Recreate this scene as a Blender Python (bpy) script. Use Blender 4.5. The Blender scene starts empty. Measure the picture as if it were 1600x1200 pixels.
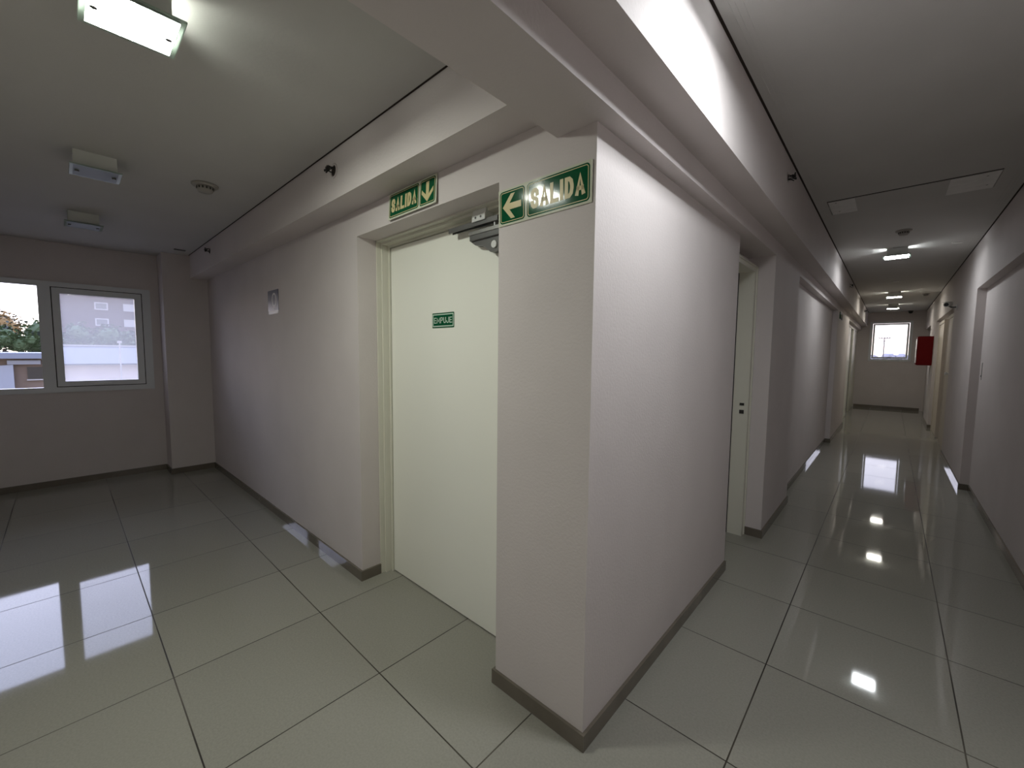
import bpy, bmesh, math, random
from mathutils import Vector, Matrix
random.seed(7)
SC = bpy.context.scene
COL = SC.collection

# ---------------------------------------------------------------- camera, world, exposure
F = Vector((-0.67390975, 0.73503547, -0.07462238))
R = Vector((0.73654044, 0.67631769, 0.01012704))
U = Vector((-0.05791217, 0.04813769, 0.99716044))
CAM = Vector((0.7536, -1.2242, 1.45))
cd = bpy.data.cameras.new('camera'); cd.sensor_width = 36.0; cd.sensor_fit = 'HORIZONTAL'
cd.lens = 643.6 / 1600 * 36; cd.clip_start = .01; cd.clip_end = 600
cam = bpy.data.objects.new('camera', cd); COL.objects.link(cam)
cam.matrix_world = Matrix(((R.x, U.x, -F.x, CAM.x), (R.y, U.y, -F.y, CAM.y), (R.z, U.z, -F.z, CAM.z), (0, 0, 0, 1)))
SC.camera = cam
SC.view_settings.view_transform = 'Standard'; SC.view_settings.look = 'None'
SC.view_settings.gamma = 1; SC.view_settings.use_curve_mapping = False
SC.view_settings.exposure = 0.0
SC.cycles.use_denoising = True
SC.cycles.max_bounces = 10; SC.cycles.diffuse_bounces = 6; SC.cycles.glossy_bounces = 5; SC.cycles.transparent_max_bounces = 12
SC.cycles.sample_clamp_indirect = 8.0

SKY = 5.2
LAMP_ROOM = 150.0      # diffuser radiance of the lit lamp in the room
LAMP_HALL = 50.0      # diffuser radiance of the corridor lamps
w = bpy.data.worlds.new('dusk_sky'); SC.world = w; w.use_nodes = True
nt = w.node_tree; nt.nodes.clear()
tc = nt.nodes.new('ShaderNodeTexCoord'); sp = nt.nodes.new('ShaderNodeSeparateXYZ')
rp = nt.nodes.new('ShaderNodeValToRGB'); bg = nt.nodes.new('ShaderNodeBackground'); wo = nt.nodes.new('ShaderNodeOutputWorld')
nt.links.new(tc.outputs['Generated'], sp.inputs[0]); nt.links.new(sp.outputs['Z'], rp.inputs[0])
rp.color_ramp.elements[0].position = 0.0; rp.color_ramp.elements[0].color = (1.0, .84, .74, 1)
rp.color_ramp.elements[1].position = 0.55; rp.color_ramp.elements[1].color = (.60, .68, 1.05, 1)
e = rp.color_ramp.elements.new(.1); e.color = (.86, .84, .95, 1)
nt.links.new(rp.outputs[0], bg.inputs[0])
mr = nt.nodes.new('ShaderNodeMapRange'); mr.inputs['From Min'].default_value = 0; mr.inputs['From Max'].default_value = -1   # brighter towards the sunset
mr.inputs['To Min'].default_value = SKY*.55; mr.inputs['To Max'].default_value = SKY*1.25
nt.links.new(sp.outputs['X'], mr.inputs['Value']); nt.links.new(mr.outputs[0], bg.inputs[1]); nt.links.new(bg.outputs[0], wo.inputs[0])

# ---------------------------------------------------------------- materials
def principled(name, col, rough=.6, metal=0.0, bump=0.0, bscale=60, spec=None, emit=None, estr=0, var=0.0, vscale=3.0, coat=0):
    m = bpy.data.materials.new(name); m.use_nodes = True; n = m.node_tree.nodes; l = m.node_tree.links
    b = n['Principled BSDF']; b.inputs['Base Color'].default_value = (*col, 1); b.inputs['Roughness'].default_value = rough
    b.inputs['Metallic'].default_value = metal
    if spec is not None: b.inputs['Specular IOR Level'].default_value = spec
    if coat: b.inputs['Coat Weight'].default_value = coat; b.inputs['Coat Roughness'].default_value = .03
    if emit: b.inputs['Emission Color'].default_value = (*emit, 1); b.inputs['Emission Strength'].default_value = estr
    if bump or var: t = n.new('ShaderNodeTexCoord')
    if bump:
        nz = n.new('ShaderNodeTexNoise'); nz.inputs['Scale'].default_value = bscale; nz.inputs['Detail'].default_value = 5
        bp = n.new('ShaderNodeBump'); bp.inputs['Strength'].default_value = bump; bp.inputs['Distance'].default_value = .004
        l.new(t.outputs['Object'], nz.inputs['Vector']); l.new(nz.outputs['Fac'], bp.inputs['Height']); l.new(bp.outputs[0], b.inputs['Normal'])
    if var:
        nz = n.new('ShaderNodeTexNoise'); nz.inputs['Scale'].default_value = vscale; nz.inputs['Detail'].default_value = 6
        r = n.new('ShaderNodeValToRGB'); r.color_ramp.elements[0].position = .3; r.color_ramp.elements[1].position = .7
        r.color_ramp.elements[0].color = (*[c * (1 - var) for c in col], 1); r.color_ramp.elements[1].color = (*[min(1, c * (1 + var)) for c in col], 1)
        l.new(t.outputs['Object'], nz.inputs['Vector']); l.new(nz.outputs['Fac'], r.inputs[0]); l.new(r.outputs[0], b.inputs['Base Color'])
    return m
M = {}
M['wall'] = principled('wall_paint', (.61, .562, .548), .75, bump=.25, bscale=90, var=.03, vscale=2.5)
M['ceiling'] = principled('ceiling_paint', (.52, .51, .49), .85, bump=.15, bscale=60, var=.03, vscale=2)
M['gap'] = principled('shadow_gap', (.03, .02, .015), .9)
M['door'] = principled('door_paint', (.87, .87, .79), .45, bump=.06, bscale=30)
M['beige_door'] = principled('beige_door', (.60, .54, .46), .5)
M['frame'] = principled('door_frame_paint', (.66, .65, .56), .4)
M['base'] = principled('baseboard_tile', (.145, .125, .10), .015, var=.08, vscale=8, spec=.6)
M['alu'] = principled('window_aluminium', (.66, .68, .70), .4)
M['gasket'] = principled('window_gasket', (.02, .02, .02), .7)
M['metal'] = principled('brushed_metal', (.42, .42, .40), .35, metal=.85)
M['closer'] = principled('closer_grey', (.16, .16, .155), .4, metal=.5)
M['silver'] = principled('silver_plate', (.75, .76, .74), .35, metal=.3)
M['black'] = principled('black_plastic', (.012, .011, .010), .5)
M['white'] = principled('white_plastic', (.66, .65, .62), .45)
M['greyp'] = principled('yellowed_plastic', (.34, .32, .29), .6)
M['lamp_body'] = principled('lamp_housing', (.62, .63, .60), .45)
M['red'] = principled('red_enamel', (.12, .0008, .002), .6, spec=.15)
M['green'] = principled('sign_green', (.003, .080, .030), .09, spec=.2)
M['cream'] = principled('sign_cream', (.62, .54, .29), .3, spec=.15)
M['signw'] = principled('sign_backing', (.60, .62, .50), .10, spec=.22)
M['mint'] = principled('sign_mint', (.50, .66, .54), .25)
M['navy'] = principled('sign_navy', (.035, .045, .10), .3)
M['paper'] = principled('sign_white', (.62, .62, .64), .4)
M['patch'] = principled('filler_white', (.74, .73, .71), .8, bump=.3, bscale=40, var=.06, vscale=12)

def glassy(name, tint=(1, 1, 1), haze=0.0, hcol=(.8, .82, .85)):
    m = bpy.data.materials.new(name); m.use_nodes = True; n = m.node_tree.nodes; l = m.node_tree.links; n.clear()
    o = n.new('ShaderNodeOutputMaterial'); t = n.new('ShaderNodeBsdfTransparent'); t.inputs[0].default_value = (*tint, 1)
    g = n.new('ShaderNodeBsdfGlossy'); g.inputs['Roughness'].default_value = .02; fr = n.new('ShaderNodeFresnel'); fr.inputs[0].default_value = 1.45
    mx = n.new('ShaderNodeMixShader'); l.new(fr.outputs[0], mx.inputs[0]); l.new(t.outputs[0], mx.inputs[1]); l.new(g.outputs[0], mx.inputs[2])
    last = mx
    if haze:
        tr = n.new('ShaderNodeBsdfTranslucent'); tr.inputs[0].default_value = (*hcol, 1)
        m2 = n.new('ShaderNodeMixShader'); m2.inputs[0].default_value = haze
        l.new(mx.outputs[0], m2.inputs[1]); l.new(tr.outputs[0], m2.inputs[2]); last = m2
    l.new(last.outputs[0], o.inputs[0]); return m
M['pane'] = glassy('clear_pane')
M['pane_hazy'] = glassy('hazy_pane', haze=.17)
M['plate_glass'] = glassy('lamp_plate_glass', (.86, .94, .90), haze=.5, hcol=(.85, .95, .89))

def lampmat(name, col, s):
    return principled(name, (.8, .8, .8), .5, emit=col, estr=s)

def floor_mat():
    m = bpy.data.materials.new('porcelain_tiles'); m.use_nodes = True; n = m.node_tree.nodes; l = m.node_tree.links
    b = n['Principled BSDF']; t = n.new('ShaderNodeTexCoord'); s = n.new('ShaderNodeSeparateXYZ'); l.new(t.outputs['Object'], s.inputs[0])
    def mth(op, a, c=None):
        k = n.new('ShaderNodeMath'); k.operation = op
        for i, v in enumerate((a, c)):
            if v is None: continue
            if isinstance(v, (int, float)): k.inputs[i].default_value = v
            else: l.new(v, k.inputs[i])
        return k.outputs[0]
    S = .6360; W = .0026
    ds = []; ids = []
    for ax, off in (('X', -.8690), ('Y', -.3225)):
        q = mth('DIVIDE', mth('SUBTRACT', s.outputs[ax], off), S)
        fr = mth('FRACT', mth('ADD', q, 50.5)); ds.append(mth('MULTIPLY', mth('ABSOLUTE', mth('SUBTRACT', fr, .5)), S))
        ids.append(mth('FLOOR', mth('ADD', q, 50)))
    d = mth('MINIMUM', ds[0], ds[1])
    joint = mth('LESS_THAN', d, W)
    cb = n.new('ShaderNodeCombineXYZ'); l.new(ids[0], cb.inputs[0]); l.new(ids[1], cb.inputs[1])
    wn = n.new('ShaderNodeTexWhiteNoise'); l.new(cb.outputs[0], wn.inputs['Vector'])
    nz = n.new('ShaderNodeTexNoise'); nz.inputs['Scale'].default_value = 120; nz.inputs['Detail'].default_value = 3; l.new(t.outputs['Object'], nz.inputs['Vector'])
    r = n.new('ShaderNodeValToRGB'); r.color_ramp.elements[0].position = .3; r.color_ramp.elements[1].position = .7
    r.color_ramp.elements[0].color = (.265, .257, .222, 1); r.color_ramp.elements[1].color = (.30, .292, .252, 1); l.new(nz.outputs['Fac'], r.inputs[0])
    hv = n.new('ShaderNodeHueSaturation'); l.new(r.outputs[0], hv.inputs['Color'])
    l.new(mth('ADD', mth('MULTIPLY', wn.outputs[0], .08), .96), hv.inputs['Value'])
    mx = n.new('ShaderNodeMix'); mx.data_type = 'RGBA'; l.new(joint, mx.inputs[0]); l.new(hv.outputs[0], mx.inputs[6])
    n2 = n.new('ShaderNodeTexNoise'); n2.inputs['Scale'].default_value = 1.8; l.new(t.outputs['Object'], n2.inputs['Vector'])
    r2 = n.new('ShaderNodeValToRGB'); r2.color_ramp.elements[0].position = .42; r2.color_ramp.elements[1].position = .62
    r2.color_ramp.elements[0].color = (.02, .016, .01, 1); r2.color_ramp.elements[1].color = (.09, .08, .06, 1)
    l.new(n2.outputs['Fac'], r2.inputs[0]); l.new(r2.outputs[0], mx.inputs[7])
    l.new(mx.outputs[2], b.inputs['Base Color'])
    n3 = n.new('ShaderNodeTexNoise'); n3.inputs['Scale'].default_value = 4; n3.inputs['Detail'].default_value = 4; l.new(t.outputs['Object'], n3.inputs['Vector'])
    rg = mth('ADD', mth('MULTIPLY', n3.outputs['Fac'], .05), .018)
    l.new(mth('ADD', rg, mth('MULTIPLY', joint, .5)), b.inputs['Roughness'])
    b.inputs['Specular IOR Level'].default_value = .37
    bpn = n.new('ShaderNodeBump'); bpn.inputs['Strength'].default_value = .5; bpn.inputs['Distance'].default_value = .001
    l.new(mth('SUBTRACT', 1, joint), bpn.inputs['Height']); l.new(bpn.outputs[0], b.inputs['Normal'])
    return m
M['floor'] = floor_mat()

# ---------------------------------------------------------------- helpers
def link(name, bm, mat, parent=None, smooth=False):
    me = bpy.data.meshes.new(name); bm.to_mesh(me); bm.free()
    for m in (mat if isinstance(mat, (list, tuple)) else [mat]): me.materials.append(m)
    if smooth:
        for p in me.polygons: p.use_smooth = True
    o = bpy.data.objects.new(name, me); COL.objects.link(o)
    if parent is not None: o.parent = parent
    return o
def bx(bm, x0, x1, y0, y1, z0, z1, mi=0):
    if x0 > x1: x0, x1 = x1, x0
    if y0 > y1: y0, y1 = y1, y0
    if z0 > z1: z0, z1 = z1, z0
    v = [bm.verts.new(p) for p in ((x0,y0,z0),(x1,y0,z0),(x1,y1,z0),(x0,y1,z0),(x0,y0,z1),(x1,y0,z1),(x1,y1,z1),(x0,y1,z1))]
    for f in ((3,2,1,0),(4,5,6,7),(0,1,5,4),(1,2,6,5),(2,3,7,6),(3,0,4,7)):
        bm.faces.new([v[i] for i in f]).material_index = mi
def boxes(*bs):
    bm = bmesh.new()
    for b in bs: bx(bm, *b)
    return bm
def bevel(bm, w_, seg=2):
    bmesh.ops.bevel(bm, geom=list(bm.edges), offset=w_, segments=seg, affect='EDGES', profile=.5, clamp_overlap=True)
    return bm
def cyl(bm, c, axis, r, h, n=24, r2=None):
    """cylinder starting at c, going h along axis"""
    a = Vector(axis).normalized(); t = a.orthogonal().normalized(); b = a.cross(t); c = Vector(c); r2 = r if r2 is None else r2
    lo = [bm.verts.new(c + (t*math.cos(2*math.pi*i/n) + b*math.sin(2*math.pi*i/n))*r) for i in range(n)]
    hi = [bm.verts.new(c + a*h + (t*math.cos(2*math.pi*i/n) + b*math.sin(2*math.pi*i/n))*r2) for i in range(n)]
    for i in range(n): bm.faces.new((lo[i], lo[(i+1)%n], hi[(i+1)%n], hi[i]))
    bm.faces.new(lo[::-1]); bm.faces.new(hi)
def lathe(bm, c, axis, prof, n=32):
    """prof: list of (r, h) along axis"""
    a = Vector(axis).normalized(); t = a.orthogonal().normalized(); b = a.cross(t); c = Vector(c); rings = []
    for r, h in prof:
        if r < 1e-6: rings.append([bm.verts.new(c + a*h)])
        else: rings.append([bm.verts.new(c + a*h + (t*math.cos(2*math.pi*i/n) + b*math.sin(2*math.pi*i/n))*r) for i in range(n)])
    for p, q in zip(rings, rings[1:]):
        for i in range(n):
            if len(p) == 1 and len(q) == 1: continue
            if len(p) == 1: bm.faces.new((p[0], q[(i+1)%n], q[i]))
            elif len(q) == 1: bm.faces.new((p[i], p[(i+1)%n], q[0]))
            else: bm.faces.new((p[i], p[(i+1)%n], q[(i+1)%n], q[i]))
def tube(bm, pts, r, n=8):
    pts = [Vector(p) for p in pts]; rings = []
    for i, p in enumerate(pts):
        d = (pts[min(i+1, len(pts)-1)] - pts[max(i-1, 0)]).normalized()
        t = d.cross(Vector((.3, .5, .81))).normalized(); b = d.cross(t)
        rings.append([bm.verts.new(p + (t*math.cos(2*math.pi*k/n) + b*math.sin(2*math.pi*k/n))*r) for k in range(n)])
    for p, q in zip(rings, rings[1:]):
        for k in range(n): bm.faces.new((p[k], p[(k+1)%n], q[(k+1)%n], q[k]))
    bm.faces.new(rings[0][::-1]); bm.faces.new(rings[-1])
def prism(bm, pts2, o, u, v, nrm, d0, d1):
    """polygon pts2 in the u/v plane at o, extruded from d0 to d1 along nrm"""
    o, u, v, nrm = Vector(o), Vector(u), Vector(v), Vector(nrm)
    lo = [bm.verts.new(o + u*a + v*b + nrm*d0) for a, b in pts2]; hi = [bm.verts.new(o + u*a + v*b + nrm*d1) for a, b in pts2]
    k = len(pts2)
    for i in range(k): bm.faces.new((lo[i], lo[(i+1)%k], hi[(i+1)%k], hi[i]))
    bm.faces.new(lo[::-1]); bm.faces.new(hi)
def rrect(x0, y0, x1, y1, r, n=6):
    P = []
    for cx, cy, a0 in ((x1-r, y1-r, 0), (x0+r, y1-r, 90), (x0+r, y0+r, 180), (x1-r, y0+r, 270)):
        for i in range(n+1):
            a = math.radians(a0 + 90*i/n); P.append((cx + r*math.cos(a), cy + r*math.sin(a)))
    return P
def ring(bm, outer, inner, o, u, v, nrm, d0, d1):
    o, u, v, nrm = Vector(o), Vector(u), Vector(v), Vector(nrm); k = len(outer)
    A = [[bm.verts.new(o + u*a + v*b + nrm*d) for a, b in poly] for poly in (outer, inner) for d in (d0, d1)]
    ol, oh, il, ih = A
    for i in range(k):
        j = (i+1) % k
        bm.faces.new((ol[i], ol[j], oh[j], oh[i])); bm.faces.new((il[j], il[i], ih[i], ih[j]))
        bm.faces.new((oh[i], oh[j], ih[j], ih[i])); bm.faces.new((ol[j], ol[i], il[i], il[j]))
GLYPH = {   # strokes in a 1 x 1 cell (centre lines), closed loops repeat the first point
 'A': [[(.02,0),(.5,1),(.98,0)], [(.22,.28),(.78,.28)]], 'L': [[(0,1),(0,0),(1,0)]], 'I': [[(.5,0),(.5,1)]],
 'D': [[(0,0),(0,1),(.5,1),(.85,.86),(1,.6),(1,.4),(.85,.14),(.5,0),(0,0)]],
 'S': [[(1,.74),(.94,.9),(.72,1),(.28,1),(.06,.9),(0,.74),(.08,.6),(.32,.53),(.68,.47),(.92,.4),(1,.26),(.94,.1),(.72,0),(.28,0),(.06,.1),(0,.26)]],
 'E': [[(1,1),(0,1),(0,0),(1,0)], [(0,.5),(.85,.5)]], 'M': [[(0,0),(0,1),(.5,.25),(1,1),(1,0)]],
 'P': [[(0,0),(0,1),(.7,1),(.94,.92),(1,.76),(.94,.58),(.7,.5),(0,.5)]],
 'U': [[(0,1),(0,.24),(.1,.08),(.32,0),(.68,0),(.9,.08),(1,.24),(1,1)]], 'J': [[(1,1),(1,.24),(.9,.08),(.66,0),(.34,0),(.1,.08),(0,.24),(0,.34)]]}
GWID = {'I': .0, 'M': 1.4, 'S': 1.0, 'A': 1.12}
def text_obj(name, s, rect, o, u, v, nrm, d, mat, parent, sw, gap=.5):
    """lettering of even strokes sw wide fitted into rect=(x0,y0,x1,y1) of the u/v plane"""
    x0, y0, x1, y1 = rect; n_ = len(s); tot = sum(GWID.get(c, 1.0) for c in s)
    k = (x1 - x0 - n_*sw - (n_-1)*sw*gap) / tot; hh = y1 - y0 - sw
    bm = bmesh.new(); x = x0
    for c in s:
        wd = GWID.get(c, 1.0)*k
        for st in GLYPH[c]:
            P = [Vector((x + sw/2 + (a*wd if wd else 0), y0 + sw/2 + b2*hh)) for a, b2 in st]
            closed = (P[0] - P[-1]).length < 1e-7
            if closed: P = P[:-1]
            m_ = len(P); Lf, Rt = [], []
            for i, p in enumerate(P):
                pv = P[i-1] if (i > 0 or closed) else None; nx = P[(i+1) % m_] if (i < m_-1 or closed) else None
                d1_ = (p - pv).normalized() if pv is not None else (nx - p).normalized()
                d2_ = (nx - p).normalized() if nx is not None else d1_
                n1 = Vector((-d1_.y, d1_.x)); n2 = Vector((-d2_.y, d2_.x)); mt = (n1 + n2)
                mt = n1 if mt.length < 1e-4 else mt.normalized(); q = sw/2/max(.72, mt.dot(n1))
                e_ = Vector((0, 0))
                if pv is None: e_ = -d1_*sw/2
                if nx is None: e_ = d1_*sw/2
                Lf.append(p + e_ + mt*q); Rt.append(p + e_ - mt*q)
            rng = range(m_) if closed else range(m_-1)
            for i in rng:
                j = (i+1) % m_
                prism(bm, [Rt[i], Rt[j], Lf[j], Lf[i]], o, u, v, nrm, d, d+.0006)
        x += wd + sw*(1+gap)
    return link(name, bm, mat, parent)
def struct(name, bm, mat, parent=None, label=None):
    o = link(name, bm, mat, parent)
    if parent is None:
        o['kind'] = 'structure'
        if label: o['label'] = label
    return o
def empty(name, loc, label, cat, group=None, kind=None):
    o = bpy.data.objects.new(name, None); COL.objects.link(o); o.location = loc; o.empty_display_size = .1
    bpy.context.view_layer.update()
    if kind: o['kind'] = kind
    else: o['category'] = cat
    if label: o['label'] = label
    if group: o['group'] = group
    return o
def tag(o, label, cat, group=None, kind=None):
    o['label'] = label; o['category'] = cat
    if group: o['group'] = group
    if kind: o['kind'] = kind
    return o
def local(bm, loc):
    bmesh.ops.translate(bm, verts=bm.verts, vec=-Vector(loc)); return bm

# ---------------------------------------------------------------- the place: measures
ZA, ZB, H, HR = 2.2125, 2.286, 2.543, 2.699
W1, W2, ZD, D1, D2 = -.4497, -1.6402, 2.1363, .124, .2023
L, LP, PB = -5.67, -5.353, -.419
XA, XS, XB, Z2 = -.163, .0694, .206, 2.3168
WR, WR2, YE, YB = 1.391, 1.4625, 14.378, -2.08
Y1, Y2, Y3, Y4, Y5 = 1.744, 2.472, 3.569, 7.46, 9.93
TOP = 2.95

struct('floor', boxes((-5.8, 1.7, YB-.15, YE+.15, -.12, 0)), M['floor'])
# window wall of the side room
WY0, WY1, WZ0, WZ1 = -1.99, -.50, .99, 2.138
struct('wall_left', boxes((L-.2, L, YB, WY0+.02, 0, TOP), (L-.2, L, WY1-.02, .3, 0, TOP), (L-.2, L, WY0+.02, WY1-.02, 0, WZ0+.02),
       (L-.2, L, WY0+.02, WY1-.02, WZ1-.02, TOP), (L, LP, PB, 0, 0, TOP)), M['wall'])
# wall with the exit door
struct('wall_front', boxes((L, W2, 0, .35, 0, TOP), (W2, W1, 0, .35, ZD, TOP), (W2, W1, .30, .35, 0, ZD)), M['wall'])
struct('wall_corner', boxes((W1, 0, 0, Y1, 0, TOP)), M['wall'])
struct('wall_back', boxes((L, 1.7, YB-.15, YB, 0, TOP)), M['wall'])
struct('wall_corridor_left', boxes((-.45, -.24, Y1, Y2, 0, ZA), (-.24, -.12, Y1, Y2, 2.132, ZA), (-.45, XS, Y2, Y3, 0, ZA), (-.45, 0, Y3, Y4, 0, ZA),
       (-.45, XS, Y4, Y5, 0, ZA), (-.45, -.10, Y5, YE, 0, ZA), (-.10, 0, Y5, YE, 2.20, ZA)), M['wall'])
ZR1, ZR2 = 2.188, 2.185
struct('wall_corridor_right', boxes((WR, 1.7, YB, 2.1, 0, TOP), (WR, WR2, 2.1, 5.413, ZR1, TOP), (WR2, 1.7, 2.1, 5.413, 0, TOP), (WR, 1.7, 5.413, 7.60, 0, TOP),
       (WR, WR2+.01, 7.60, 10.80, ZR2, TOP), (WR2+.01, 1.7, 7.60, 10.80, 0, TOP), (WR, 1.7, 10.80, 12.35, 0, TOP), (WR, WR2, 12.35, YE, 2.19, TOP), (WR2, 1.7, 12.35, YE, 0, TOP)), M['wall'])
EX0, EX1, EZ0, EZ1 = .27, 1.15, 1.335, 2.435
struct('wall_end', boxes((-.45, EX0+.02, YE, YE+.2, 0, TOP), (EX1-.02, 1.7, YE, YE+.2, 0, TOP), (EX0+.02, EX1-.02, YE, YE+.2, 0, EZ0+.02),
       (EX0+.02, EX1-.02, YE, YE+.2, EZ1-.02, TOP)), M['wall'])
# beams
struct('beam_front', boxes((LP, XA, -.1672, 0, ZB, TOP)), M['wall'])
struct('beam_back', boxes((L, XA, YB, -1.913, ZB, TOP)), M['wall'])
struct('beam_corridor', boxes((XA, XS, YB, YE, ZA, TOP), (XS, XB, YB, YE, Z2, TOP)), M['wall'])
# ceilings, with the dark reveal around them
g = .013
struct('ceiling', boxes((L+g, XA-g, -1.913+g, -.1672-g, H, H+.03)), M['ceiling'])
HX0, HX1, HY0, HY1 = .300, 1.232, 3.062, 3.45
struct('ceiling_corridor', boxes((XB+g, WR-g, YB+g, HY0-.028, HR, HR+.03), (XB+g, WR-g, HY1+.002, YE-g, HR, HR+.03), (XB+g, HX0-.008, HY0-.028, HY1+.002, HR, HR+.03),
       (HX1+.003, WR-g, HY0-.028, HY1+.002, HR, HR+.03)), M['ceiling'])
def reveal(x0, x1, y0, y1, z):    # dark strips stand in for the shade in the open joint round a ceiling
    return [(x0, x1, y0, y0+g, z+.004, z+.03), (x0, x1, y1-g, y1, z+.004, z+.03), (x0, x0+g, y0+g, y1-g, z+.004, z+.03), (x1-g, x1, y0+g, y1-g, z+.004, z+.03)]
struct('joint_shade_strips', boxes(*reveal(L, XA, -1.913, -.1672, H), *reveal(XB, WR, YB, YE, HR)), M['gap'])
# pilaster step on the room ceiling edge beside the window
ridges = []
for xx in (XB+.045, XB+.062, XB+.085, WR-.045, WR-.062, WR-.085):
    ridges.append((xx, xx+.005, YB+.02, YE-.02, HR-.0010, HR+.001))
struct('sky_block_slab', boxes((L-.2, 1.7, YB-.15, YE+.2, TOP, TOP+.12)), M['gap'])  # unseen slab, added to keep sky light from leaking through the ceiling joints
struct('trim_2', boxes(*ridges), M['ceiling'])

# baseboards (polished tile strips)
T, BH = .012, .064
struct('baseboard_front', boxes((LP+T, W2+T, -T, 0, 0, BH), (W2, W2+T, 0, D1, 0, BH), (W1-T, W1, -T, D2-.01, 0, BH), (W1-.0, T, -T, 0, 0, BH)), M['base'])
struct('baseboard_left', boxes((L, L+T, YB, PB-T, 0, BH), (L+T, LP+T, PB-T, PB, 0, BH), (LP, LP+T, PB, 0, 0, BH)), M['base'])
struct('baseboard_corridor_left', boxes((0, T, 0, Y1, 0, BH), (-.05, XS+T, Y2-T, Y2, 0, BH), (XS, XS+T, Y2, Y3, 0, BH), (0, XS+T, Y3, Y3+T, 0, BH),
       (0, T, Y3, Y4-T, 0, BH), (0, XS+T, Y4-T, Y4, 0, BH), (XS, XS+T, Y4, Y5, 0, BH)), M['base'])
struct('baseboard_corridor_right', boxes((WR-T, WR, YB, 2.1, 0, BH), (WR2-T, WR2, 2.1, 5.413-T, 0, BH), (WR-T, WR2, 5.413-T, 5.413, 0, BH), (WR-T, WR, 5.413, 7.60, 0, BH),
       (WR-T, WR, 7.60, 7.612, 0, BH), (WR-T, WR2+.01, 10.80-T, 10.80, 0, BH), (WR-T, WR, 10.80, 12.35, 0, BH)), M['base'])
struct('baseboard_end', boxes((XS-.05, WR, YE-T, YE, 0, BH+.01)), M['base'])
struct('baseboard_back', boxes((L, WR, YB, YB+T, 0, BH)), M['base'])

# ---------------------------------------------------------------- windows
def frame_yz(x0, x1, ya, yb, za, zb, w_):
    return [(x0, x1, ya, yb, za, za+w_), (x0, x1, ya, yb, zb-w_, zb), (x0, x1, ya, ya+w_, za+w_, zb-w_), (x0, x1, yb-w_, yb, za+w_, zb-w_)]
w1 = empty('window_1', (L, -1.2, WZ0), 'grey aluminium window of the side room with one fixed and one hinged pane', None, kind='structure')
def pl(o, bm, name, mat, par):   # part placed in world coordinates under an empty/part
    q = par
    off = Vector((0, 0, 0))
    while q is not None: off += q.location; q = q.parent
    return link(name, local(bm, off), mat, par)
X0, X1 = L-.05, L+.018
ym = -1.315
bs = [(X0, X1, WY0, WY1, WZ0, WZ0+.055), (X0, X1, WY0, WY1, WZ1-.05, WZ1), (X0, X1, WY1-.072, WY1, WZ0+.055, WZ1-.05),
      (X0, X1, WY0, WY0+.06, WZ0+.055, WZ1-.05), (X0, X1, -1.368, -1.278, WZ0+.055, WZ1-.05)]
fr = pl(None, boxes(*bs), 'window_frame', M['alu'], w1)
pl(None, boxes(*frame_yz(L-.02, L+.012, -1.278, -.572, 1.045, 2.088, .008)), 'gasket', M['gasket'], w1)
sash = pl(None, boxes((L-.035, L+.024, -1.270, -.580, 1.053, 1.105), (L-.035, L+.024, -1.270, -.580, 2.022, 2.080),
     (L-.035, L+.024, -1.270, -1.214, 1.105, 2.022), (L-.035, L+.024, -.640, -.580, 1.105, 2.022)), 'sash', M['alu'], w1)
pl(None, boxes((L-.01, L-.006, -1.216, -.638, 1.10, 2.026)), 'hinged_pane', M['pane_hazy'], w1)
pl(None, boxes((L-.01, L-.006, WY0+.05, -1.36, WZ0+.05, WZ1-.045)), 'fixed_pane', M['pane'], w1)
hb = bevel(boxes((L+.024, L+.034, -1.0, -.86, 1.066, 1.082), (L+.034, L+.05, -.985, -.875, 1.068, 1.080)), .002)
pl(None, hb, 'window_latch', M['silver'], w1)

w2 = empty('window_2', (.7, YE, EZ0), 'grey aluminium window at the far end of the corridor', None, kind='structure')
a, b_ = YE-.018, YE+.05
pl(None, boxes((EX0, EX1, a, b_, EZ0, EZ0+.06), (EX0, EX1, a, b_, EZ1-.05, EZ1), (EX0, EX0+.06, a, b_, EZ0+.06, EZ1-.05), (EX1-.06, EX1, a, b_, EZ0+.06, EZ1-.05)), 'window_frame', M['alu'], w2)
pl(None, boxes((EX0+.068, EX1-.068, a-.004, b_, EZ0+.068, EZ0+.115), (EX0+.068, EX1-.068, a-.004, b_, EZ1-.095, EZ1-.058), (EX0+.068, EX0+.108, a-.004, b_, EZ0+.115, EZ1-.095), (EX1-.108, EX1-.068, a-.004, b_, EZ0+.115, EZ1-.095)), 'sash', M['alu'], w2)
pl(None, boxes((EX0+.10, EX1-.10, YE+.01, YE+.014, EZ0+.11, EZ1-.09)), 'pane', M['pane'], w2)
pl(None, bevel(boxes((.66, .76, a-.014, a-.004, EZ0+.085, EZ0+.10), (.67, .75, a-.03, a-.014, EZ0+.087, EZ0+.098)), .002), 'window_latch', M['closer'], w2)

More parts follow.
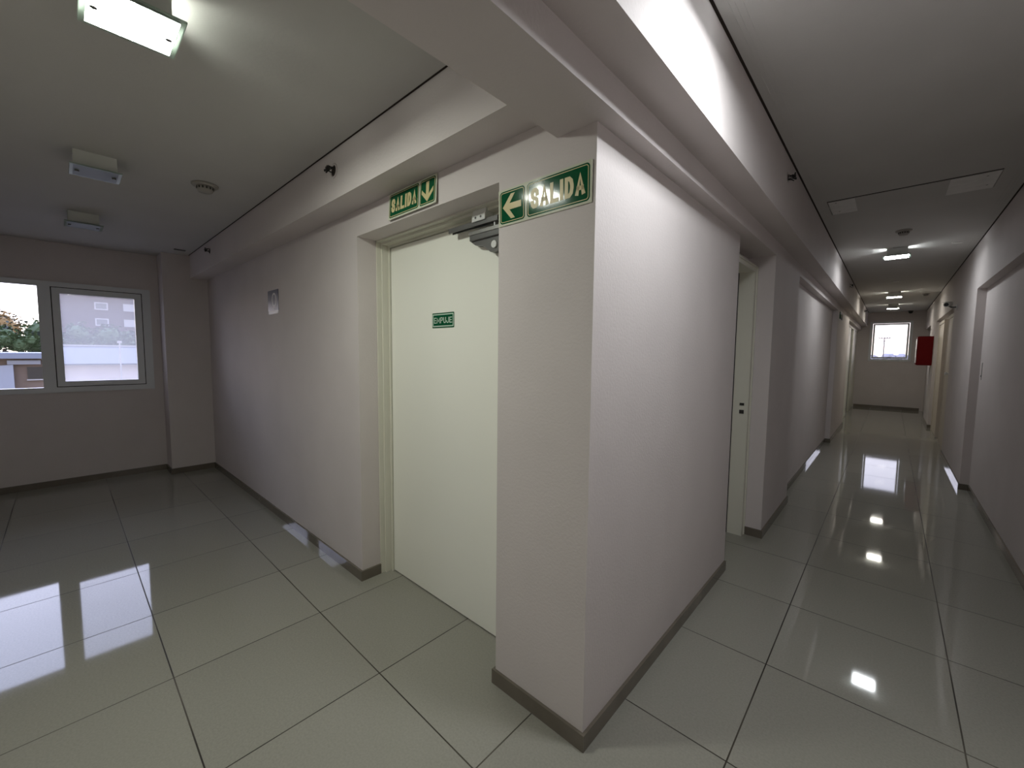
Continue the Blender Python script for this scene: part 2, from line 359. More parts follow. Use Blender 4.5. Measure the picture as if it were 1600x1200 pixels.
# ---------------------------------------------------------------- doors
d1 = empty('door_1', (-1.02, D2, 0), 'cream fire door under the exit sign with a grey closer at its top', None, kind='structure')
pl(None, boxes((W2, W2+.009, D1, .26, 0, ZD), (W2, W1, D1, .26, ZD-.009, ZD), (W1-.009, W1, D1, .26, 0, ZD),
    (W2+.009, W2+.022, D1+.03, .26, 0, ZD-.009), (W2+.022, W1-.022, D1+.03, .26, ZD-.022, ZD-.009),
    (W2+.022, W2+.0395, D2-.008, .26, 0, ZD-.022), (W1-.0395, W1-.022, D2-.008, .26, 0, ZD-.022), (W2+.0395, W1-.0395, D2-.008, .26, ZD-.036, ZD-.022)), 'door_frame', M['frame'], d1)
leaf = pl(None, bevel(boxes((W2+.0435, W1-.043, D2, D2+.045, .007, ZD-.040)), .0012, 1), 'door_leaf', M['door'], d1)
pl(None, boxes((W2+.03, W1-.03, D2+.05, D2+.06, 0, ZD-.02), (W2+.03, W1-.03, D2+.012, D2+.05, 0, .0035)), 'gap_shade_fill', M['black'], d1)  # black boxes stand in for the shade in the gaps round the leaf
# closer: body on the leaf, slide rail above it, bracket on the head
cx = -.62
clo = pl(None, bevel(boxes((-.80, -.56, D2-.052, D2-.001, 1.992, 2.036)), .004), 'closer_body', M['closer'], d1)
def cl(bm, name, mat): return pl(None, bm, name, mat, clo)
bm = bmesh.new(); prism(bm, [(-.80, 1.992), (-.565, 1.992), (-.565, 1.935), (-.60, 1.925), (-.665, 1.925), (-.69, 1.945), (-.72, 1.962), (-.77, 1.972)], (0, D2, 0), (1, 0, 0), (0, 0, 1), (0, -1, 0), .002, .040)
cl(bm, 'closer_cover', M['closer'])
bm = bmesh.new(); cyl(bm, (-.635, D2-.040, 1.955), (0, -1, 0), .017, .008, 24); cl(bm, 'adjusting_cap', M['silver'])
cl(bevel(boxes((-.80, -.575, D2-.056, D2-.052, 2.018, 2.036)), .001, 1), 'closer_cap', M['metal'])
arm = bmesh.new()
bx(arm, -.95, -.60, D2-.055, D2-.035, 2.068, 2.078); bx(arm, -.95, -.60, D2-.060, D2-.055, 2.055, 2.078); bx(arm, -.95, -.60, D2-.035, D2-.030, 2.055, 2.078)
cyl(arm, (-.63, D2-.04, 2.036), (0, 0, 1), .011, .030, 16)
pl(None, arm, 'closer_arm', M['closer'], d1)
br = boxes((-.765, -.675, D2-.062, D2-.009, 2.082, 2.127), (-.765, -.675, D2-.068, D2-.062, 2.072, 2.105))
brk = pl(None, bevel(br, .0015, 1), 'closer_bracket', M['silver'], d1)
for sx in (-.738, -.702):
    bm = bmesh.new(); cyl(bm, (sx, D2-.068, 2.089), (0, -1, 0), .0055, .002, 12); pl(None, bm, 'screw', M['closer'], brk)

d2 = empty('door_2', (-.13, 2.1, 0), 'first door on the left side of the corridor, its cream frame in a shadowed recess', None, kind='structure')
pl(None, boxes((-.16, -.052, Y2-.070, Y2-.001, 0, 2.132), (-.16, -.052, Y1+.001, Y1+.06, 0, 2.132), (-.16, -.052, Y1+.06, Y2-.070, 2.092, 2.132),
   (-.052, -.044, Y2-.018, Y2-.001, 0, 2.136), (-.052, -.044, Y1+.001, Y2-.001, 2.124, 2.136)), 'door_frame', M['frame'], d2)
pl(None, boxes((-.235, -.198, Y1+.07, Y2-.080, .006, 2.085)), 'door_leaf', M['door'], d2)
pl(None, boxes((-.239, -.1605, Y2-.074, Y2-.001, .0, 2.131), (-.239, -.1605, Y1+.001, Y2-.074, 2.095, 2.131)), 'gap_shade_fill', M['black'], d2)  # black boxes paint the shaded gap between frame and leaf
pl(None, bevel(boxes((-.112, -.08, Y2-.074, Y2-.069, 1.055, 1.075), (-.112, -.08, Y2-.074, Y2-.069, .99, 1.02)), .001, 1), 'strike_plate', M['black'], d2)

d3 = empty('door_3', (-.03, 12.0, 0), 'far double door on the left of the corridor, cream leaf with dark gap beside it', None, kind='structure')
pl(None, boxes((-.10, .004, Y5, Y5+.05, 0, 2.198), (-.10, .004, YE-.05, YE-.002, 0, 2.198), (-.10, .004, Y5+.05, YE-.05, 2.15, 2.198)), 'door_frame', M['frame'], d3)
pl(None, boxes((-.04, 0, Y5+.055, 11.86, .006, 2.145)), 'door_leaf', M['door'], d3)
pl(None, boxes((-.04, 0, 12.72, YE-.055, .006, 2.145)), 'door_leaf', M['frame'], d3)
pl(None, boxes((-.095, -.08, 11.87, 12.71, .006, 2.145)), 'dark_gap_panel', M['closer'], d3)  # dark panel stands in for the dark gap between the leaves

d4 = empty('door_4', (WR2, 8.3, 0), 'cream door in the second recess on the right of the corridor', None, kind='structure')
pl(None, boxes((WR+.012, WR2+.009, 7.602, 7.66, 0, 2.13), (WR+.03, WR2+.009, 8.66, 8.72, 0, 2.13), (WR+.03, WR2+.009, 7.66, 8.66, 2.08, 2.13)), 'door_frame', M['beige_door'], d4)
l4 = pl(None, boxes((WR+.035, WR2+.008, 7.664, 8.656, .006, 2.075)), 'door_leaf', M['beige_door'], d4)
bm = bmesh.new(); lathe(bm, (WR+.035, 7.73, 1.21), (-1, 0, 0), [(0, 0), (.024, 0), (.024, .006), (.010, .010), (.010, .035), (.022, .045), (.026, .056), (.020, .066), (0, .070)], 24)
pl(None, bm, 'door_knob', M['silver'], l4)
d5 = empty('door_5', (WR2, 9.9, 0), 'second cream door in the same right recess', None, kind='structure')
pl(None, boxes((WR+.03, WR2+.009, 9.45, 9.50, 0, 2.13), (WR+.03, WR2+.009, 10.50, 10.55, 0, 2.13), (WR+.03, WR2+.009, 9.50, 10.50, 2.08, 2.13)), 'door_frame', M['beige_door'], d5)
pl(None, boxes((WR+.04, WR2+.008, 9.504, 10.496, .006, 2.075)), 'door_leaf', M['beige_door'], d5)
# lock plate of the flush service door in the near right recess
lk = link('lock_plate', bevel(boxes((WR2-.004, WR2-.0002, 5.255, 5.285, 1.22, 1.40)), .001, 1), M['metal'])
tag(lk, 'narrow grey metal lock plate on the wall inside the near right recess', 'lock plate')
bm = bmesh.new(); cyl(bm, (WR2-.004, 5.27, 1.26), (-1, 0, 0), .009, .004, 16); link('keyhole', bm, M['closer'], lk)

# ---------------------------------------------------------------- ceiling lamps
def make_lamp(x, y, z, axis, lit, col, s, label, sb=1.6, half=.115):
    """square glass plate hung under a metal housing that is open towards +-axis"""
    t = empty('ceiling_lamp', (x, y, z), label, 'lamp', 'square glass ceiling lamps')
    def rot(b):  # b given with open ends along y
        if axis == 'y': return b
        return (b[2], b[3], b[0], b[1], b[4], b[5])
    def part(name, bl, mat, par=t, bev=0):
        bm = boxes(*[rot(b) for b in bl])
        if bev: bevel(bm, bev, 1)
        return link(name, bm, mat, par)
    part('housing', [(-.055, .055, -.088, .088, -.006, -.001), (-.055, -.052, -.088, .088, -.0898, -.006), (.052, .055, -.088, .088, -.0898, -.006)], M['lamp_body'])
    h = half
    part('glass_plate', [(-h, h, -h, h, -.098, -.090)], M['plate_glass'], bev=.0015)
    q = h - .015
    dm = lampmat('lit_diffuser', col, s) if lit else M['off_diffuser']
    df = part('diffuser', [(-q, q, -q, q, -.0985, -.0895)], [M['off_diffuser'], dm])
    for f_ in df.data.polygons: f_.material_index = 1 if f_.normal.z < -.5 else 0      # only the underside glows, the back is masked
    bm = bmesh.new()
    for k in (0,):
        a0, b0 = ((k, -.05, -.050), (0, 1, 0)) if axis == 'y' else ((-.05, k, -.050), (1, 0, 0))
        cyl(bm, a0, b0, .012, .10, 16)
    link('bulb', bm, lampmat('lit_bulb', col, s * sb) if lit else M['off_bulb'], t)
    for k in (-1, 1):
        bm = bmesh.new(); p = (0, k*(q-.015), -.0985) if axis == 'y' else (k*(q-.015), 0, -.0985)
        cyl(bm, p, (0, 0, -1), .009, .007, 16); link('fixing_screw', bm, M['closer'], t)
    return t
M['off_diffuser'] = principled('unlit_frosted_glass', (.13, .15, .135), .4)
M['off_bulb'] = principled('unlit_tube', (.6, .62, .6), .3)
GREENISH = (.96, 1.0, .90); COOL = (.93, .97, 1.0); WARM = (1.0, .97, .86)
make_lamp(-1.010, -1.030, H, 'y', True, GREENISH, LAMP_ROOM, 'lit square glass ceiling lamp of the side room', sb=1.2)
make_lamp(-2.655, -1.045, H, 'y', False, None, 0, 'unlit square ceiling lamp nearer the lit lamp of the side room', half=.105)
make_lamp(-4.150, -1.055, H, 'y', False, None, 0, 'unlit square ceiling lamp nearest the side room window', half=.11)
make_lamp(.57, .27, HR, 'x', True, COOL, LAMP_HALL*2.65, 'lit square ceiling lamp above the turn of the corridor beside the corner wall', sb=1.0)
make_lamp(.735, 5.35, HR, 'x', True, COOL, LAMP_HALL*1.35, 'lit square corridor lamp just past the ceiling hatch', sb=3.8, half=.118)
make_lamp(.732, 9.70, HR, 'x', True, WARM, LAMP_HALL*1.15, 'middle lit lamp of the three seen along the corridor ceiling', sb=3.0, half=.118)
make_lamp(.722, 12.25, HR, 'x', True, WARM, LAMP_HALL*.95, 'lit corridor lamp nearest the end window', sb=3.0, half=.118)

# ---------------------------------------------------------------- detectors, covers, outlets
def detector(x, y, z, r, label, mat):
    t = empty('smoke_detector', (x, y, z), label, 'smoke detector')
    bm = bmesh.new(); lathe(bm, (0, 0, 0), (0, 0, -1), [(0, 0), (r, 0), (r, .010), (r*.93, .014), (0, .014)]); link('base', bm, mat, t, True)
    bm = bmesh.new(); lathe(bm, (0, 0, -.014), (0, 0, -1), [(0, 0), (r*.66, 0), (r*.62, .022), (r*.5, .034), (0, .036)]); h = link('head', bm, mat, t, True)
    bm = bmesh.new()
    for k in range(14):
        a = 2*math.pi*k/14; c = Vector((math.cos(a), math.sin(a), 0)); s = Vector((-math.sin(a), math.cos(a), 0))
        o = c * (r*.64); prism(bm, [(-.004, -.033), (.004, -.033), (.004, -.019), (-.004, -.019)], o, s, (0, 0, 1), c, -.004, .001)
    link('vent_slot', bm, M['black'], h)
    return t
detector(-2.665, -.530, H, .074, 'white smoke detector on the side room ceiling between the lamps and the beam', M['greyp'])
detector(.775, 4.46, HR, .062, 'smoke detector in front of the nearest corridor lamp', M['greyp'])
detector(1.19, 10.3, HR, .055, 'small smoke detector to the right of the far corridor lamps', M['greyp'])
def disc(x, y, z, r, label):
    bm = bmesh.new(); lathe(bm, (0, 0, 0), (0, 0, -1), [(0, 0), (r, 0), (r, .004), (r*.9, .008), (0, .009)]); o = link('ceiling_cover', bm, M['white'], None, True)
    o.location = (x, y, z); return tag(o, label, 'cover plate', 'round ceiling cover plates')
disc(1.215, 5.40, HR, .045, 'flat round white cover on the ceiling right of the nearest corridor lamp')
disc(.75, 8.15, HR, .055, 'flat round white cover on the ceiling between the first and second visible corridor lamps')
v = link('vent_plate', bevel(boxes((-.015, .015, -.05, .05, -.010, 0)), .002, 1), M['closer']); v.location = (-5.045, -.30, H)
tag(v, 'small dark rectangular vent on the ceiling in the window corner of the side room', 'vent')

def outlet(p, n_, label, seed, r=.036):
    rnd = random.Random(seed); n_ = Vector(n_); s = Vector((0, 0, 1)).cross(n_)
    t = empty('cable_outlet', p, label, 'cable outlet', 'open cable outlets on the beams')
    bm = bmesh.new(); lathe(bm, (0, 0, 0), n_, [(r*.80, .0004), (r*1.08, .0004), (r*1.10, .003), (r*.95, .005), (r*.80, .004), (r*.80, .0004)], 32); link('rim', bm, M['wall'], t, True)
    bm = bmesh.new(); cyl(bm, (0, 0, 0), n_, r*.82, .0012, 32); link('hole_shade_disc', bm, M['gap'], t)  # dark disc stands in for the shaded inside of the outlet
    bm = bmesh.new()
    for k in range(5):
        a = rnd.uniform(0, 6.28); o = s*math.cos(a)*r*.5 + Vector((0, 0, 1))*math.sin(a)*r*.5
        pts = [o + n_*.001]; cur = Vector(pts[0])
        for j in range(6):
            cur = cur + n_*rnd.uniform(.004, .008) + s*rnd.uniform(-.006, .006) + Vector((0, 0, rnd.uniform(-.006, .005))); pts.append(cur.copy())
        tube(bm, pts, .0028, 6)
    link('wire', bm, M['black'], t)
    bm = bmesh.new(); cc = n_*.036
    bx(bm, cc.x-.009, cc.x+.009, cc.y-.009, cc.y+.009, -.009, .010)
    for k in range(4):
        a = rnd.uniform(0, 6.28); tube(bm, [cc, cc + s*math.cos(a)*.024 + Vector((0, 0, 1))*math.sin(a)*.024 + n_*.008], .004, 6)
    link('connector', bevel(bm, .001, 1), M['black'], t)
outlet((-1.555, -.1672, 2.437), (0, -1, 0), 'open cable outlet with black wires on the side room beam near the exit signs', 1)
outlet((-4.36, -.1672, 2.445), (0, -1, 0), 'open cable outlet with black wires on the side room beam near the window', 2)
outlet((XB, 1.93, 2.572), (1, 0, 0), 'open cable outlet with black wires on the corridor beam before the ceiling hatch', 3, .030)
outlet((XB, 7.25, 2.57), (1, 0, 0), 'open cable outlet on the corridor beam between the first and second visible lamps', 4, .04)
outlet((XB, 12.1, 2.57), (1, 0, 0), 'open cable outlet on the corridor beam beside the last lamp', 5, .04)

# ceiling hatch
t = empty('ceiling_hatch', (.766, 3.25, HR), 'long plaster access panel in the corridor ceiling with a black gap along its near edge', 'access panel')
pl(None, boxes((HX0, HX1, HY0, HY1, HR-.001, HR+.02)), 'hatch_board', M['ceiling'], t)
pl(None, boxes((HX0-.007, HX1+.002, HY0-.0275, HY0-.0005, HR+.002, HR+.018), (HX0-.0075, HX0-.0005, HY0, HY0+.14, HR+.002, HR+.018)), 'joint_shade_fill', M['gap'], t)  # dark filler stands in for the shade inside the joint
for xa, xb in ((HX0+.004, HX0+.17), (HX1-.24, HX1-.003)):
    f = pl(None, boxes((xa, xb, HY0+.004, HY1-.004, HR-.0022, HR-.001)), 'filler_patch', M['patch'], t)
    f['label'] = 'white filler patch'
for xa, ya in ((HX0+.05, HY0+.04), (HX0+.055, HY1-.08), (HX1-.06, HY0+.07), (HX1-.04, HY1-.10)):
    bm = bmesh.new(); cyl(bm, (xa, ya, HR-.002), (0, 0, -1), .006, .0015, 12); pl(None, bm, 'screw', M['closer'], t)

# ---------------------------------------------------------------- signs
def poly_arrow(cx, cy, s, ang):
    """arrow with swept barbs pointing to +x, half height s"""
    P = [(1.0, 0), (.12, .95), (-.30, .95), (.28, .24), (-.95, .24), (-.95, -.24), (.28, -.24), (-.30, -.95), (.12, -.95)]
    c, q = math.cos(ang), math.sin(ang)
    return [(cx + s*(a*c - b*q), cy + s*(a*q + b*c)) for a, b in P]
def exit_sign(loc, wdt, hgt, arrow_left, ang, label, tilt=0):
    t = empty('exit_sign', loc, label, 'sign', 'green exit signs')
    O, Ux, Vx, N = (0, 0, 0), (1, 0, 0), (0, 0, 1), (0, -1, 0)
    bm = bmesh.new(); prism(bm, rrect(0, 0, wdt, hgt, .003, 2), O, Ux, Vx, N, .001, .004); link('backing_plate', bm, M['signw'], t)
    m_ = .008; ah = .335*wdt
    if arrow_left: panels = [(m_, m_, ah-.006, hgt-m_, 'arrow'), (ah+.004, m_, wdt-m_, hgt-m_, 'text')]
    else: panels = [(m_, m_, wdt-ah-.002, hgt-m_, 'text'), (wdt-ah+.008, m_, wdt-m_, hgt-m_, 'arrow')]
    for x0, y0, x1, y1, k in panels:
        bm = bmesh.new(); prism(bm, rrect(x0, y0, x1, y1, .014), O, Ux, Vx, N, .004, .0045)
        g_ = link('green_panel', bm, M['green'], t)
        bm = bmesh.new(); ring(bm, rrect(x0+.005, y0+.005, x1-.005, y1-.005, .010), rrect(x0+.0075, y0+.0075, x1-.0075, y1-.0075, .008), O, Ux, Vx, N, .0045, .005)
        link('border_line', bm, M['cream'], g_)
        if k == 'arrow':
            s = min(x1-x0, y1-y0)*.40
            bm = bmesh.new(); prism(bm, poly_arrow((x0+x1)/2, (y0+y1)/2, s, ang), O, Ux, Vx, N, .0045, .0052); link('arrow', bm, M['cream'], g_)
        else:
            text_obj('lettering', 'SALIDA', (x0+.020, y0+.026, x1-.018, y1-.026), O, Ux, Vx, N, .0046, M['cream'], g_, .0145, .42)
    t.rotation_euler = (tilt, 0, 0)
    return t
exit_sign((-.446, 0, 1.956), .434, .140, True, math.pi, 'green SALIDA exit sign with a left pointing arrow on the corner wall', math.radians(1.2))
s1 = exit_sign((-1.262, -.002, 2.146), .414, .136, False, -math.pi/2, 'green SALIDA exit sign with a down pointing arrow above the cream door')
s1.rotation_euler = (math.radians(-3.5), 0, 0); s1.location = (-1.262, -.0105, 2.147)

t = empty('push_sign', (-1.168, D2, 1.586), 'small green EMPUJE sign stuck on the cream door', 'sign')
O, Ux, Vx, N = (0, 0, 0), (1, 0, 0), (0, 0, 1), (0, -1, 0)
bm = bmesh.new(); prism(bm, rrect(0, 0, .190, .082, .003, 2), O, Ux, Vx, N, .0003, .002); link('green_plate', bm, M['green'], t)
bm = bmesh.new(); ring(bm, rrect(.004, .006, .186, .076, .003, 2), rrect(.010, .012, .180, .070, .003, 2), O, Ux, Vx, N, .002, .0024); link('border_line', bm, M['mint'], t)
text_obj('lettering', 'EMPUJE', (.016, .025, .174, .057), O, Ux, Vx, N, .0021, M['mint'], t, .0050, .75)

t = empty('wall_notice', (-3.228, 0, 1.757), 'small navy wall notice with a white oval symbol and a white strip below', 'notice')
bm = bmesh.new(); prism(bm, rrect(0, .028, .25, .200, .003, 2), O, Ux, Vx, N, .0008, .003); link('navy_plate', bm, M['navy'], t)
bm = bmesh.new(); prism(bm, [(.004, 0), (.238, .006), (.246, .034), (.006, .034)], O, Ux, Vx, N, .0005, .0022); link('white_strip', bm, M['paper'], t)
bm = bmesh.new(); el = lambda a_, b2: [(.150 + a_*math.cos(2*math.pi*k/40), .118 + b2*math.sin(2*math.pi*k/40)) for k in range(40)]
ring(bm, el(.055, .058), el(.038, .044), O, Ux, Vx, N, .003, .0036)
prism(bm, [(.126, .040), (.172, .040), (.162, .068), (.138, .068)], O, Ux, Vx, N, .003, .0036)
link('oval_symbol', bm, M['paper'], t)

t = empty('corridor_notice', (XS, 7.95, 2.09), 'small dark green notice high on the far left pilaster of the corridor', 'notice')
bm = bmesh.new(); bx(bm, 0, .012, -.22, .22, 0, .12); link('notice_plate', bevel(bm, .002, 1), M['green'], t)
bm = bmesh.new(); prism(bm, poly_arrow(0, .06, .035, 0), (.012, 0, 0), (0, 1, 0), (0, 0, 1), (1, 0, 0), 0, .001); link('arrow', bm, M['cream'], t)

# ---------------------------------------------------------------- fire hose cabinet
t = empty('fire_hose_cabinet', (WR, 11.25, 1.28), 'red metal fire hose cabinet standing out from the right corridor wall', 'fire hose cabinet')
pl(None, bevel(boxes((1.165, WR, 11.10, 11.75, 1.28, 1.895)), .006), 'cabinet_box', M['red'], t)
dr = pl(None, bevel(boxes((1.150, 1.163, 11.108, 11.742, 1.288, 1.887)), .003), 'cabinet_door', M['red'], t)
pl(None, bevel(boxes((1.147, 1.150, 11.15, 11.70, 1.33, 1.845)), .001, 1), 'door_window', M['paper'], dr)
pl(None, bevel(boxes((1.138, 1.150, 11.12, 11.14, 1.55, 1.63)), .002, 1), 'cabinet_latch', M['silver'], dr)

# ---------------------------------------------------------------- cctv cameras
t = empty('security_camera', (WR, 7.22, 2.17), 'white bullet security camera on a bracket above the door of the right wall', 'camera')
bm = bmesh.new(); cyl(bm, (WR, 7.20, 2.150), (-1, 0, 0), .038, .012, 24); pl(None, bm, 'wall_plate', M['white'], t)
bm = bmesh.new(); tube(bm, [(WR-.01, 7.20, 2.150), (WR-.06, 7.18, 2.150), (WR-.085, 7.15, 2.165)], .011, 10); pl(None, bm, 'bracket', M['closer'], t)
dv = Vector((-.35, -.92, -.12)).normalized(); c0 = Vector((WR-.070, 7.20, 2.196))
bm = bmesh.new(); lathe(bm, c0, dv, [(0, 0), (.026, 0), (.032, .012), (.032, .125), (.029, .130), (.027, .126), (0, .126)], 28); body = pl(None, bm, 'camera_body', M['white'], t)
for p_ in body.data.polygons: p_.use_smooth = True
bm = bmesh.new(); lathe(bm, c0 + dv*.1265, dv, [(0, 0), (.024, 0), (.022, .003), (0, .006)], 24); pl(None, bm, 'lens', M['black'], body)
bm = bmesh.new(); prism(bm, [(-.036, -.01), (.036, -.01), (.036, .150), (-.036, .150)], c0 + Vector((0, 0, .034)), (dv.cross(Vector((0, 0, 1)))).normalized(), dv, Vector((0, 0, 1)), -.002, .003)
pl(None, bm, 'sun_shield', M['white'], body)

t = empty('dome_camera', (1.075, YE-.10, HR), 'dark round dome camera hanging from the ceiling at the end wall', 'camera')
bm = bmesh.new(); lathe(bm, (0, 0, 0), (0, 0, -1), [(0, 0), (.055, 0), (.055, .018), (.045, .022), (0, .022)], 28); link('mount', bm, M['closer'], t, True)
bm = bmesh.new(); lathe(bm, (0, 0, -.022), (0, 0, -1), [(.045, 0), (.045, .015), (.038, .035), (.024, .048), (0, .054)], 28); link('dome', bm, M['black'], t, True)

# ---------------------------------------------------------------- outside
GZ = -3.3
M['ground'] = principled('outside_ground', (.10, .095, .085), .9, var=.2, vscale=.4)
M['brick'] = principled('facade_brick', (.085, .062, .062), .9, var=.06, vscale=.5)
M['trimw'] = principled('facade_white', (.34, .34, .35), .7)
M['glassd'] = principled('facade_window', (.10, .10, .115), .3)
M['shedw'] = principled('shed_white', (.26, .29, .36), .7)
M['shedp'] = principled('shed_plaster', (.15, .115, .095), .9, var=.18, vscale=1.2)
M['roofm'] = principled('roof_sheet', (.15, .18, .25), .5)
M['bark'] = principled('bark', (.06, .045, .035), .9)
M['leaf1'] = principled('leaf_green', (.055, .095, .035), .7)
M['leaf2'] = principled('leaf_dark', (.030, .045, .035), .7)
M['leaf3'] = principled('leaf_sunset_glow', (.26, .17, .065), .7)  # sunset glow on the crown, painted into the leaf colour
gr = link('ground_outside', boxes((-160, -6.2, -80, 80, GZ-.3, GZ), (-60, 60, 16, 200, GZ-.3, GZ-.02)), M['ground']); gr['kind'] = 'structure'

def tree(loc, h, r, mats, label, n=900, squash=.8, seed=1, leaf=.22):
    rnd = random.Random(seed); t = empty('tree', loc, label, 'tree', 'trees outside the side room window')
    bm = bmesh.new(); tube(bm, [(0, 0, 0), (.08, .04, h*.35), (-.05, .1, h*.75)], .14, 10)
    for k in range(6):
        a = k*1.05; tube(bm, [(0, .04, h*.42), (math.cos(a)*r*.35, math.sin(a)*r*.35, h*.6), (math.cos(a)*r*.6, math.sin(a)*r*.6, h*.78)], .05, 6)
    link('trunk', bm, M['bark'], t)
    blobs = [(Vector((rnd.uniform(-.6, .6)*r, rnd.uniform(-.6, .6)*r, h - r*squash*rnd.uniform(.5, 1.5))), rnd.uniform(.35, .6)*r) for _ in range(11)]
    bm = bmesh.new(); zmid = h - r*squash*.55
    for k in range(n):
        c, q = rnd.choice(blobs); d = Vector((rnd.gauss(0, 1), rnd.gauss(0, 1), rnd.gauss(0, 1))).normalized(); p = c + d*q*rnd.uniform(.5, 1.05)
        s = leaf*rnd.uniform(.6, 1.3); u_ = Vector((rnd.gauss(0, 1), rnd.gauss(0, 1), rnd.gauss(0, .5))).normalized(); v_ = u_.orthogonal().normalized()
        vs = [bm.verts.new(p + u_*s*a_ + v_*s*b2) for a_, b2 in ((-1, 0), (-.3, -.5), (.4, -.4), (1, 0), (.3, .5), (-.4, .4))]
        f = bm.faces.new(vs); f.material_index = (1 if (len(mats) > 1 and rnd.random() < .3) else 0)
    for c, q in blobs:
        r0 = bmesh.ops.create_icosphere(bm, subdivisions=2, radius=q*.66, matrix=Matrix.Translation(c))
        for v_ in r0['verts']: v_.co += Vector((rnd.uniform(-1, 1), rnd.uniform(-1, 1), rnd.uniform(-1, 1)))*q*.10
    link('crown', bm, [M[m] for m in mats], t)
    return t
# outside point at a ray helper kept in plain numbers: the trees stand 30-45 m away behind the low sheds
tree((-41, -4.75, GZ), 3.84-GZ, 2.1, ['leaf3', 'leaf2'], 'tree behind the shed with sunset glow painted into its leaf colour', 3600, .5, 3, .10)
tree((-33, -3.9, GZ), 2.75-GZ, 1.35, ['leaf2', 'leaf1'], 'dark leaved tree right behind the shed roof', 2400, .7, 9, .10)
tree((-31, -2.65, GZ), 2.55-GZ, .85, ['leaf1', 'leaf1'], 'bright green bushy tree beside the dark tree', 2000, .8, 4, .08)
tree((-34, -1.3, GZ), 2.85-GZ, 1.5, ['leaf1', 'leaf2'], 'green tree seen at the left edge of the hinged pane', 2200, .7, 5, .11)
tree((-38.5, .75, GZ), 3.1-GZ, 1.6, ['leaf1', 'leaf2'], 'green tree in the middle of the hinged pane', 2200, .7, 6, .11)
tree((-34, 2.5, GZ), 2.6-GZ, 1.3, ['leaf1', 'leaf2'], 'green tree seen at the right edge of the hinged pane', 2200, .7, 7, .15)

# brick apartment block
bd = empty('apartment_building', (-62, 3.5, GZ), 'brick apartment block with white framed windows behind the trees', 'building')
pl(None, boxes((-70, -60, -1.75, 14, GZ, 12.5)), 'facade', M['brick'], bd)
pl(None, boxes((-70.2, -59.8, -1.95, 14.2, 12.5, 12.9)), 'parapet', M['trimw'], bd)
for k, (ya, za) in enumerate([(1.24, 5.50), (3.42, 5.50), (1.24, 3.85), (3.42, 3.85), (5.9, 5.5), (5.9, 3.85), (1.24, 7.6), (3.42, 7.6), (8.3, 5.5), (8.3, 3.85)]):
    f = pl(None, boxes(*[(-60, -59.93, ya, ya+1.02, za, za+.11), (-60, -59.93, ya, ya+1.02, za+.66, za+.77), (-60, -59.93, ya, ya+.11, za+.11, za+.66), (-60, -59.93, ya+.91, ya+1.02, za+.11, za+.66)]), 'window', M['trimw'], bd)
    pl(None, boxes((-59.99, -59.96, ya+.11, ya+.91, za+.11, za+.66)), 'window_pane', M['glassd'] if k % 2 == 0 else M['trimw'], f)
# shed in front
sh = empty('shed', (-20, -2.4, GZ), 'low plaster shed with a pale flat roof and a dark window', 'shed')
pl(None, boxes((-24, -20, -6, -1.55, GZ, 1.125)), 'wall', M['shedp'], sh)
pl(None, boxes((-24.3, -19.6, -6.3, -1.35, 1.12, 1.30)), 'roof', M['roofm'], sh)
pl(None, boxes((-20, -19.85, -2.42, -1.72, .93, 1.06)), 'lintel', M['shedw'], sh)
bm = bmesh.new(); prism(bm, [(-6, GZ), (-2.30, GZ), (-2.30, .92), (-6, .62)], (-19.9, 0, 0), (0, 1, 0), (0, 0, 1), (1, 0, 0), 0, .08); pl(None, bm, 'white_panel', M['shedw'], sh)
wn_ = pl(None, boxes((-20, -19.95, -2.02, -1.58, .44, .84)), 'window', M['black'], sh)
pl(None, boxes((-19.95, -19.93, -2.04, -1.56, .40, .44)), 'window_sill', M['trimw'], wn_)
lb = empty('garage_row', (-21, .5, GZ), 'long low garage with a bluish roof sheet and pinkish wall seen through the hazy pane', 'garage')
M['garw'] = principled('garage_plaster', (.46, .42, .42), .9, var=.1, vscale=1)
pl(None, boxes((-28, -20, -1.30, 6, GZ, .92)), 'wall', M['garw'], lb)
bm = bmesh.new(); v_ = [bm.verts.new(p) for p in ((-19.7, -1.32, .89), (-19.7, 6.1, .89), (-24, 6.1, 1.50), (-24, -1.32, 1.50), (-19.7, -1.32, .94), (-19.7, 6.1, .94), (-24, 6.1, 1.55), (-24, -1.32, 1.55))]
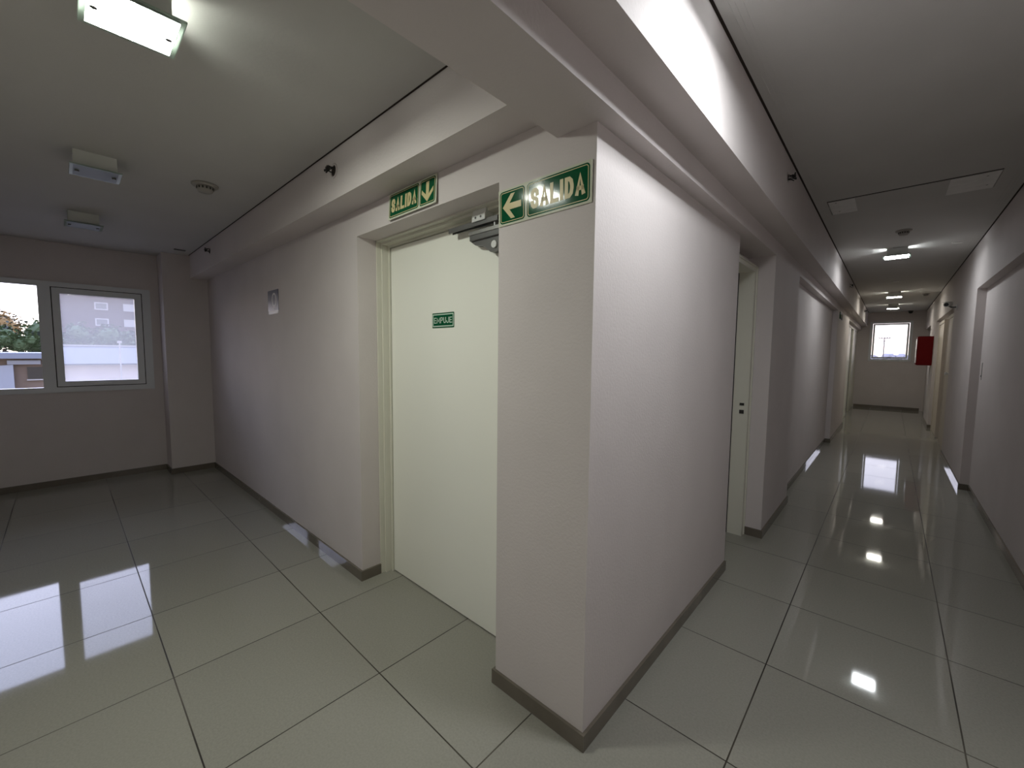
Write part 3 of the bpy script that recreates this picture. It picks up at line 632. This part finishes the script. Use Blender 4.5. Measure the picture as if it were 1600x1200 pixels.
for f in ((3,2,1,0),(4,5,6,7),(0,1,5,4),(1,2,6,5),(2,3,7,6),(3,0,4,7)): bm.faces.new([v_[i] for i in f])
M['roofd'] = principled('dark_roof_sheet', (.05, .06, .08), .6)
pl(None, bm, 'roof', M['roofd'], lb)
pl(None, boxes((-24.05, -23.95, -1.32, 6.1, 1.55, 1.62)), 'roof_ridge', M['trimw'], lb)
bm = bmesh.new(); cyl(bm, (-19, .14, GZ), (0, 0, 1), .02, 5.0, 10); bx(bm, -19.02, -18.98, .08, .20, 1.66, 1.74)
po = link('lamp_post', bm, M['trimw']); tag(po, 'thin pale post standing in front of the garage row', 'post')

# corridor window view
t = empty('utility_pole', (-.1, 80, GZ), 'utility pole with two crossarms seen through the end window', 'utility pole')
M['pole'] = principled('weathered_pole', (.13, .12, .13), .9)
bm = bmesh.new(); cyl(bm, (0, 0, 0), (0, 0, 1), .09, 4.35-GZ, 12, .06); link('pole', bm, M['pole'], t)
for z_, hw in ((4.15, .62), (3.75, .45)):
    link('crossarm', boxes((-hw, hw, -.05, .05, z_-GZ-.05, z_-GZ+.05)), M['pole'], t)
for xx in (-.58, -.3, .3, .58):
    bm = bmesh.new(); cyl(bm, (xx, 0, 4.2-GZ), (0, 0, 1), .05, .14, 10); link('insulator', bm, M['pole'], t)
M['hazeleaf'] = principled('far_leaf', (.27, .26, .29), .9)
bm = bmesh.new(); rnd = random.Random(5)
for k in range(46):
    xx = -14 + k*.75; s = rnd.uniform(.7, 1.3)
    r0 = bmesh.ops.create_icosphere(bm, subdivisions=2, radius=s, matrix=Matrix.Translation((xx, 120+rnd.uniform(-2, 2), 1.15+rnd.uniform(-.4, .25))) @ Matrix.Diagonal((1, 1, .8, 1)))
    for v_ in r0['verts']: v_.co += Vector((rnd.uniform(-1, 1), 0, rnd.uniform(-1, 1)))*.16
bx(bm, -16, 22, 119, 121, GZ, 1.2)
tl = link('distant_treeline', bm, M['hazeleaf']); tag(tl, 'pale distant treeline below the sky in the end window', 'treeline', kind='stuff')
